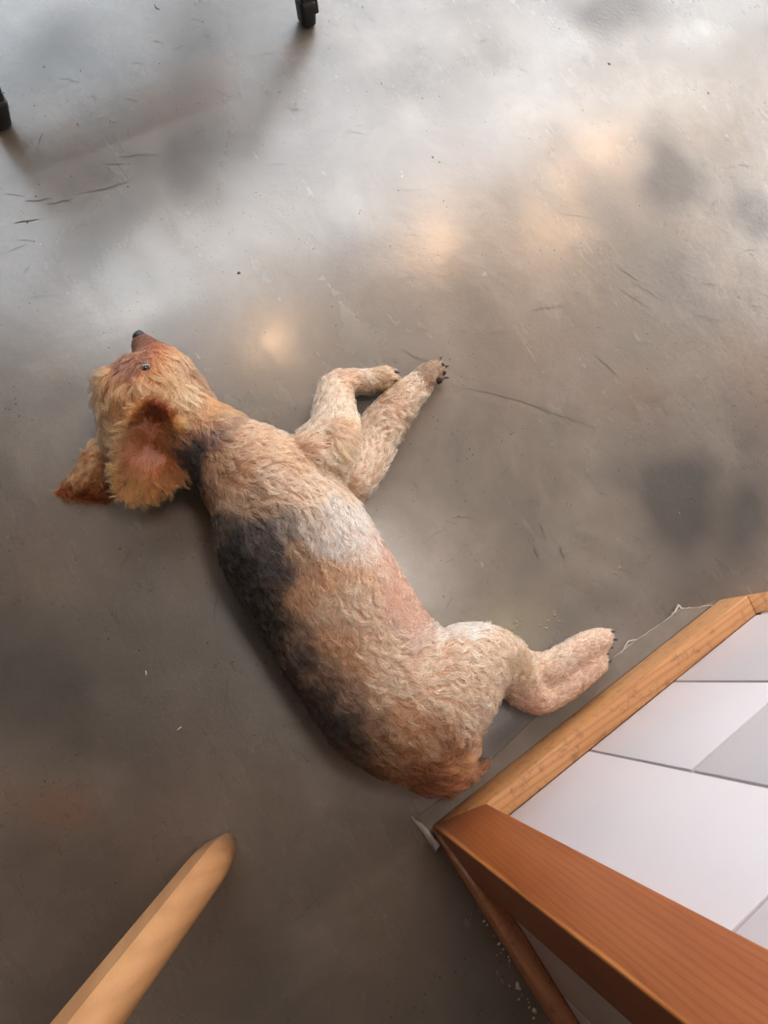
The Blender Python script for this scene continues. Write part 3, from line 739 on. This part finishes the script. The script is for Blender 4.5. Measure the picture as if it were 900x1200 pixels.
Cp = np.array([at(c[0], c[1], .09)[:2] for c in Cc]); Cv = np.array([lin(c[2]) for c in Cc])*np.array([[1.0, .85 if c[0] < 152 and c[1] < 530 else .89 if c[0] < 262 and c[1] < 530 else .97, 1.03] for c in Cc])

def mesh_arrays(me):
    me.calc_loop_triangles()
    n = len(me.loop_triangles); t = np.zeros(n*3, np.int32); me.loop_triangles.foreach_get('vertices', t); t = t.reshape(-1, 3)
    v = np.zeros(len(me.vertices)*3); me.vertices.foreach_get('co', v); v = v.reshape(-1, 3)
    nn = np.zeros(len(me.vertices)*3); me.vertices.foreach_get('normal', nn); nn = nn.reshape(-1, 3)
    return v, nn, t
def scatter(me, count, rng, reject=None):
    v, nn, t = mesh_arrays(me)
    a, b, c = v[t[:, 0]], v[t[:, 1]], v[t[:, 2]]
    ar = np.linalg.norm(np.cross(b-a, c-a), axis=1); ar = ar/ar.sum()
    f = rng.choice(len(t), count, p=ar)
    r1, r2 = rng.random(count), rng.random(count); s = np.sqrt(r1)
    w0, w1, w2 = (1-s)[:, None], (s*(1-r2))[:, None], (s*r2)[:, None]
    p = w0*a[f]+w1*b[f]+w2*c[f]
    n = w0*nn[t[f, 0]]+w1*nn[t[f, 1]]+w2*nn[t[f, 2]]; n /= np.linalg.norm(n, axis=1)[:, None]
    keep = n[:, 2] > -.75
    keep &= p[:, 2] > .004
    return p[keep], n[keep]

def grow(p, n, dirs, length, lift, rng, clump_n, wave=.35, clump=.65, K=7, floorz=.0015):
    """hair strands: root p, normal n, combed along dirs, drawn together in locks"""
    N = len(p)
    d = dirs-(dirs*n).sum(1, keepdims=True)*n
    d /= np.linalg.norm(d, axis=1)[:, None]+1e-9
    # locks
    ci = rng.choice(N, clump_n, replace=False); kd = KDTree(clump_n)
    for j, i in enumerate(ci): kd.insert(p[i], j)
    kd.balance()
    own = np.array([kd.find(q)[1] for q in p])
    cw = rng.normal(0, 1, (clump_n, 4)); cph = rng.random(clump_n)*6.28; cl = rng.uniform(.75, 1.25, clump_n)
    side = np.cross(n, d)
    yaw = cw[own, 0]*.28+rng.normal(0, .12, N)
    d = d*np.cos(yaw)[:, None]+side*np.sin(yaw)[:, None]; side = np.cross(n, d)
    lf = (lift*(1+.25*cw[own, 1])).clip(.05, 1.2)
    L = length*cl[own]*rng.uniform(.7, 1.1, N)
    s = np.linspace(0, 1, K)
    pts = np.zeros((N, K, 3))
    ph = cph[own]+rng.normal(0, .25, N)
    for q in range(K):
        t = s[q]
        out = L*(t*lf*(1-.55*t))
        fw = L*t*(.85)
        wv = L*wave*.22*np.sin(ph+t*5.0)*t*(1+.5*cw[own, 2])
        pts[:, q] = p+d*fw[:, None]+n*out[:, None]+side*wv[:, None]
    cen_ = pts[ci]                        # the lock's leading hair
    off_ = cen_[own]-pts
    ws_ = (clump*s**1.3)[None, :, None]
    dist = np.linalg.norm(p-p[ci][own], axis=1)
    ok = ((dist < .02) & (rng.random(N) < .8))[:, None, None]
    pts = pts+np.where(ok, off_*ws_, 0)
    pts[:, :, 2] -= (L[:, None]*s[None]**2*.12)
    pts[:, :, 2] = np.maximum(pts[:, :, 2], floorz)
    return pts, own

def hair_obj(name, pts, cols, r0, parent, mat, guard=None):
    N, K, _ = pts.shape
    cu = bpy.data.hair_curves.new(name); cu.add_curves([K]*N)
    cu.attributes['position'].data.foreach_set('vector', (pts-DO).astype(np.float32).ravel())
    s = np.linspace(0, 1, K)
    rad = np.broadcast_to((r0*(1-.75*s**2))[None], (N, K)).astype(np.float32).copy()
    if guard is not None: rad[guard] *= 1.6
    ra = cu.attributes.get('radius') or cu.attributes.new('radius', 'FLOAT', 'POINT')
    ra.data.foreach_set('value', rad.ravel().copy())
    ca = cu.attributes.new('hair_color', 'FLOAT_COLOR', 'POINT')
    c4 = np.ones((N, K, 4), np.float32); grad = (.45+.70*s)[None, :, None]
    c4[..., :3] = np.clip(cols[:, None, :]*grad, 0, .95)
    ca.data.foreach_set('color', c4.ravel())
    o = bpy.data.objects.new(name, cu); COL.objects.link(o); cu.materials.append(mat); o.parent = parent
    return o

hm = bpy.data.materials.new('dog_hair'); hm.use_nodes = True; t_ = hm.node_tree
for n_ in list(t_.nodes): t_.nodes.remove(n_)
oo = t_.nodes.new('ShaderNodeOutputMaterial'); hb = t_.nodes.new('ShaderNodeBsdfHairPrincipled'); aa = t_.nodes.new('ShaderNodeAttribute'); aa.attribute_name = 'hair_color'
hb.model = 'CHIANG'; hb.parametrization = 'COLOR'
t_.links.new(aa.outputs['Color'], hb.inputs['Color']); t_.links.new(hb.outputs[0], oo.inputs['Surface'])
hb.inputs['Roughness'].default_value = .42; hb.inputs['Radial Roughness'].default_value = .6; hb.inputs['Random Roughness'].default_value = .2
hb.inputs['Coat'].default_value = 0.0
k = NT('dog_skin'); an = k.n('ShaderNodeAttribute', attribute_name='skin_color')
k.set(Base_Color=an.outputs['Color'], Roughness=.6, Normal=k.bump(k.noise(k.pos(), 300, 3), .3, .002)); MAT['skin'] = k.m
MAT['nose'] = plain('nose_leather', (26, 22, 22), .35, .5, (500, .5))
MAT['claw'] = plain('claw_horn', (40, 32, 30), .35)
MAT['pad'] = plain('paw_pad', (52, 40, 36), .7, .3, (400, .6))
k = NT('eye_glossy'); k.set(Base_Color=(.012, .014, .02, 1), Roughness=.08); k.b.inputs['Coat Weight'].default_value = 1; MAT['eye'] = k.m

# body
skc = field(bc, Cp, Cv, .016)*.62
pk = field(bc, Gp, GA[:, 4:5], .02)[:, 0]
bare = np.clip((.012-pk)/.006, 0, 1)[:, None]*np.clip((bc[:, 0:1]*0+1), 0, 1)
belly = np.exp(-((bc[:, :2]-at(472, 690, .1)[:2])**2).sum(1)/(2*.05**2))[:, None]
skc = skc*(1-belly*.9)+np.array(lin((172, 128, 104)))*belly*.9
ca = body_me.attributes.new('skin_color', 'FLOAT_COLOR', 'POINT')
ca.data.foreach_set('color', np.concatenate([skc, np.ones((nv, 1))], 1).astype(np.float32).ravel())
body_me.transform(Matrix.Translation(tuple(-DO)))
body = link('body', body_me, MAT['skin'], dog)
body_me.transform(Matrix.Translation(tuple(DO)))
NH = 230000
p, n = scatter(body_me, NH, RNG)
body_me.transform(Matrix.Translation(tuple(-DO)))
_e = bc-at(170, 431, .105); _e = bc[(np.hypot(_e[:, 0], _e[:, 1]) < .006) & (bc[:, 2] > .06)]
EZ = float(_e[:, 2].max())-.0003 if len(_e) else .105
ec = at(170, 431, EZ); kk = np.hypot(p[:, 0]-ec[0], p[:, 1]-ec[1]) > .0082
kk &= np.linalg.norm(p-at(163, 398, .062), axis=1) > .011
p, n = p[kk], n[kk]
gf = field(p, Gp, np.concatenate([Gd, GA[:, 4:6]], 1), .022)
dirs = np.concatenate([gf[:, :2], np.zeros((len(p), 1))], 1)
# on the flanks the coat also hangs
dirs[:, 2] -= .35*(1-np.abs(n[:, 2]))
length, lift = gf[:, 2], gf[:, 3]
# thin out on the bare belly
keep = (length > .012) | (RNG.random(len(p)) < .5)
p, n, dirs, length, lift = p[keep], n[keep], dirs[keep], length[keep], lift[keep]
pts, own = grow(p, n, dirs, length, lift, RNG, 11000, wave=.8, clump=.38)
cols = field(p+np.stack([(fbm(p[:, 0], p[:, 1], .03, 5)-.5)*.03, (fbm(p[:, 0], p[:, 1], .03, 15)-.5)*.03, p[:, 0]*0], 1), Cp, Cv, .011)
cv = RNG.normal(1, .18, 11000)[own]*RNG.normal(1, .10, len(p))
gh = RNG.random(len(p)); cv = cv*np.where(gh < .10, 1.45, np.where(gh > .88, .55, 1.0))
cols = np.clip(cols*np.clip(cv, .35, 1.9)[:, None], 0, .86)
GUARD = (gh < .10) | (gh > .88)
# split the coat by the region it grows on
names = {'trunk': 'back_fur', 'neck': 'neck_fur', 'head': 'head_fur', 'front_leg': 'leg_fur', 'front_leg_low': 'leg_fur', 'hind_leg': 'leg_fur', 'hind_leg_low': 'leg_fur', 'tail': 'tail_fur'}
kd = KDTree(sum(len(v) for l in cen.values() for v in l)); lab = []
for nme, lst in cen.items():
    for V in lst:
        for q in V: kd.insert(q, len(lab)); lab.append(nme)
kd.balance()
own_r = np.array([lab[kd.find(q)[1]] for q in p])
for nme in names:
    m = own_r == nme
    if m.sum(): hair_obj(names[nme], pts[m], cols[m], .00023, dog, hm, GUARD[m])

# ---- ears: thin curled flaps
def ear(name, outline, z_of, thick, inner_col, label):
    """outline: photo points around the flap; fan mesh with relief"""
    m = len(outline); c = np.mean(outline, 0); V = []; rings_ = 5
    for r in range(rings_+1):
        for (x, y) in outline:
            q = c+(np.array([x, y])-c)*r/rings_ if r else c
            V.append(at(q[0], q[1], z_of(r/rings_, q)))
    Fc = [(r*m+i, r*m+(i+1) % m, (r+1)*m+(i+1) % m, (r+1)*m+i) for r in range(rings_) for i in range(m)]
    me = from_np(name, V, Fc)
    bm = bmesh.new(); bm.from_mesh(me); bmesh.ops.remove_doubles(bm, verts=bm.verts, dist=1e-5); bmesh.ops.recalc_face_normals(bm, faces=bm.faces)
    if sum(f.normal.z for f in bm.faces) < 0: bmesh.ops.reverse_faces(bm, faces=bm.faces)
    bm.to_mesh(me); bm.free(); smooth(me)
    return me
e1 = [(170, 472), (188, 476), (202, 492), (212, 512), (217, 534), (209, 556), (190, 572), (166, 580), (148, 578), (138, 558), (140, 534), (146, 508), (156, 486)]
def z1(r, q):
    return .088+.016*r**2+.006*math.sin(r*3)+.045*max(0, (525-q[1])/50)-.022*max(0, (q[1]-535)/40)
e2 = [(124, 512), (138, 524), (140, 548), (136, 572), (122, 580), (102, 580), (84, 574), (72, 568), (84, 556), (98, 540), (110, 522)]
def z2(r, q): return .048-.020*r**2-.022*max(0, (q[1]-520)/60)
me1 = ear('ear', e1, z1, .003, None, None); me2 = ear('ear', e2, z2, .003, None, None)
for me_, col, lb in ((me1, (200, 146, 130), 'flopped-back ear showing its pink inside'), (me2, (120, 62, 32), 'reddish ear lying on the floor')):
    V, nn, tt = mesh_arrays(me_); nv_ = len(V); cc = np.tile(np.array(lin(col)), (nv_, 1))
    if me_ is me1:
        cpt = at(180, 512, .08)[:2]; d_ = np.linalg.norm(V[:, :2]-cpt, axis=1)
        top = np.clip((V[:, 1]-at(178, 512, .08)[1])/.02, 0, 1)[:, None]
        cc = cc*(1-top)+np.array(lin((84, 48, 36)))*top
    ca = me_.attributes.new('skin_color', 'FLOAT_COLOR', 'POINT'); ca.data.foreach_set('color', np.concatenate([cc, np.ones((nv_, 1))], 1).astype(np.float32).ravel())
    ps, ns = scatter(me_, 10000, RNG)
    if me_ is me1:
        c0 = at(176, 530, .08); rel = ps-c0; rad = np.hypot(rel[:, 0], rel[:, 1])
        el = rad/.048
        kk = (el > .50+.25*RNG.random(len(ps))) | (RNG.random(len(ps)) < .05); ps, ns, rel = ps[kk], ns[kk], rel[kk]
        dr = rel.copy(); dr[:, 2] = 0; dr /= np.linalg.norm(dr, axis=1)[:, None]
        tip = at(175, 580, .05)-at(180, 500, .05); tip /= np.linalg.norm(tip)
        dr = dr+tip*.25
        ln = np.full(len(ps), .030); lf = np.full(len(ps), .32)
        P0 = np.array([at(*q, .08)[:2] for q in ((172, 480), (195, 490), (215, 520), (210, 550), (190, 575), (160, 580), (146, 560), (145, 530), (152, 500))])
        C0 = np.array([lin(q) for q in ((130, 74, 44), (110, 64, 42), (206, 140, 84), (176, 98, 50), (190, 112, 58), (200, 124, 66), (200, 128, 72), (204, 138, 86), (190, 120, 66))])
    else:
        base_ = at(125, 505, .05); dr = ps-base_; dr[:, 2] = 0; dr /= np.linalg.norm(dr, axis=1)[:, None]
        ln = np.full(len(ps), .028); lf = np.full(len(ps), .25)
        P0 = np.array([at(*q, .03)[:2] for q in ((120, 520), (100, 545), (75, 568), (100, 575), (125, 575), (135, 550), (115, 545))])
        C0 = np.array([lin(q) for q in ((176, 104, 56), (190, 116, 64), (170, 84, 42), (130, 66, 34), (120, 60, 34), (126, 66, 40), (186, 112, 62))])
    pt, ow = grow(ps, ns, dr, ln, lf, RNG, 520, wave=.9, clump=.7)
    cl_ = field(ps, P0, C0*np.array([1.0, .90, .95]), .012)*np.clip(RNG.normal(1, .2, 520)[ow]*RNG.normal(1, .1, len(ps)), .5, 1.5)[:, None]
    me_.transform(Matrix.Translation(tuple(-DO)))
    eo = link('ear', me_, MAT['skin'], dog); eo['label'] = lb
    sl = eo.modifiers.new('thick', 'SOLIDIFY'); sl.thickness = .003; sl.offset = -1
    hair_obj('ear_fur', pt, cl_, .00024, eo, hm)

# ---- nose, eye, claws, pads
def blob(name, px, py, z, rad, mat, rotz=0, parent=None, sub=2):
    bm = bmesh.new(); bmesh.ops.create_icosphere(bm, subdivisions=sub+1, radius=1)
    bm.transform(Matrix.Translation(tuple(at(px, py, z)-DO)) @ Matrix.Rotation(rotz, 4, 'Z') @ Matrix.Diagonal((rad[0], rad[1], rad[2], 1)))
    me = bpy.data.meshes.new(name); bm.to_mesh(me); bm.free(); smooth(me)
    return link(name, me, mat, parent or dog)
nose = blob('nose', 163, 395, .066, (.0105, .0092, .0105), MAT['nose'], .5)
nose['label'] = 'black nose'
blob('eye', 170, 431, EZ, (.0090, .0072, .0066), MAT['eye'], .3)
def claw(px, py, z, dx, dy, L=.011):
    a = at(px, py, z)-DO; b = at(px+dx, py+dy, z)-DO; t = (b-a)/np.linalg.norm(b-a)
    s = np.cross(t, [0, 0, 1.0]); u_ = np.cross(s, t); rings = []
    for q, r in ((0, .0024), (.4, .0021), (.75, .0014), (1, .0004)):
        c = a+t*L*q-np.array([0, 0, .003*q*q]); rings.append((c, s*r, u_*r*1.2))
    V, Fc = loft(rings, True, 8); me = from_np('claw', V, Fc); smooth(me); link('claw', me, MAT['claw'], dog)
for c_ in [(462, 436, .026, 1, 0), (465, 443, .027, 1, 0), (461, 450, .020, 1, .2), (515, 421, .022, .7, -.7), (521, 430, .022, 1, -.4), (520, 442, .016, 1, 0),
           (709, 768, .026, 1, -.5), (712, 776, .025, 1, -.4), (708, 784, .016, 1, -.4), (715, 740, .026, 1, 0), (718, 749, .026, 1, .1), (713, 758, .018, 1, .2)]:
    claw(*c_)
for (x, y, z, r) in ((518, 428, .030, .006), (520, 437, .028, .006), (514, 446, .032, .009), (462, 447, .030, .007), (459, 455, .022, .006)):
    blob('paw_pad', x, y, z-.003, (r*.8, r*.7, r*.8), MAT['pad'], 0, None, 1)
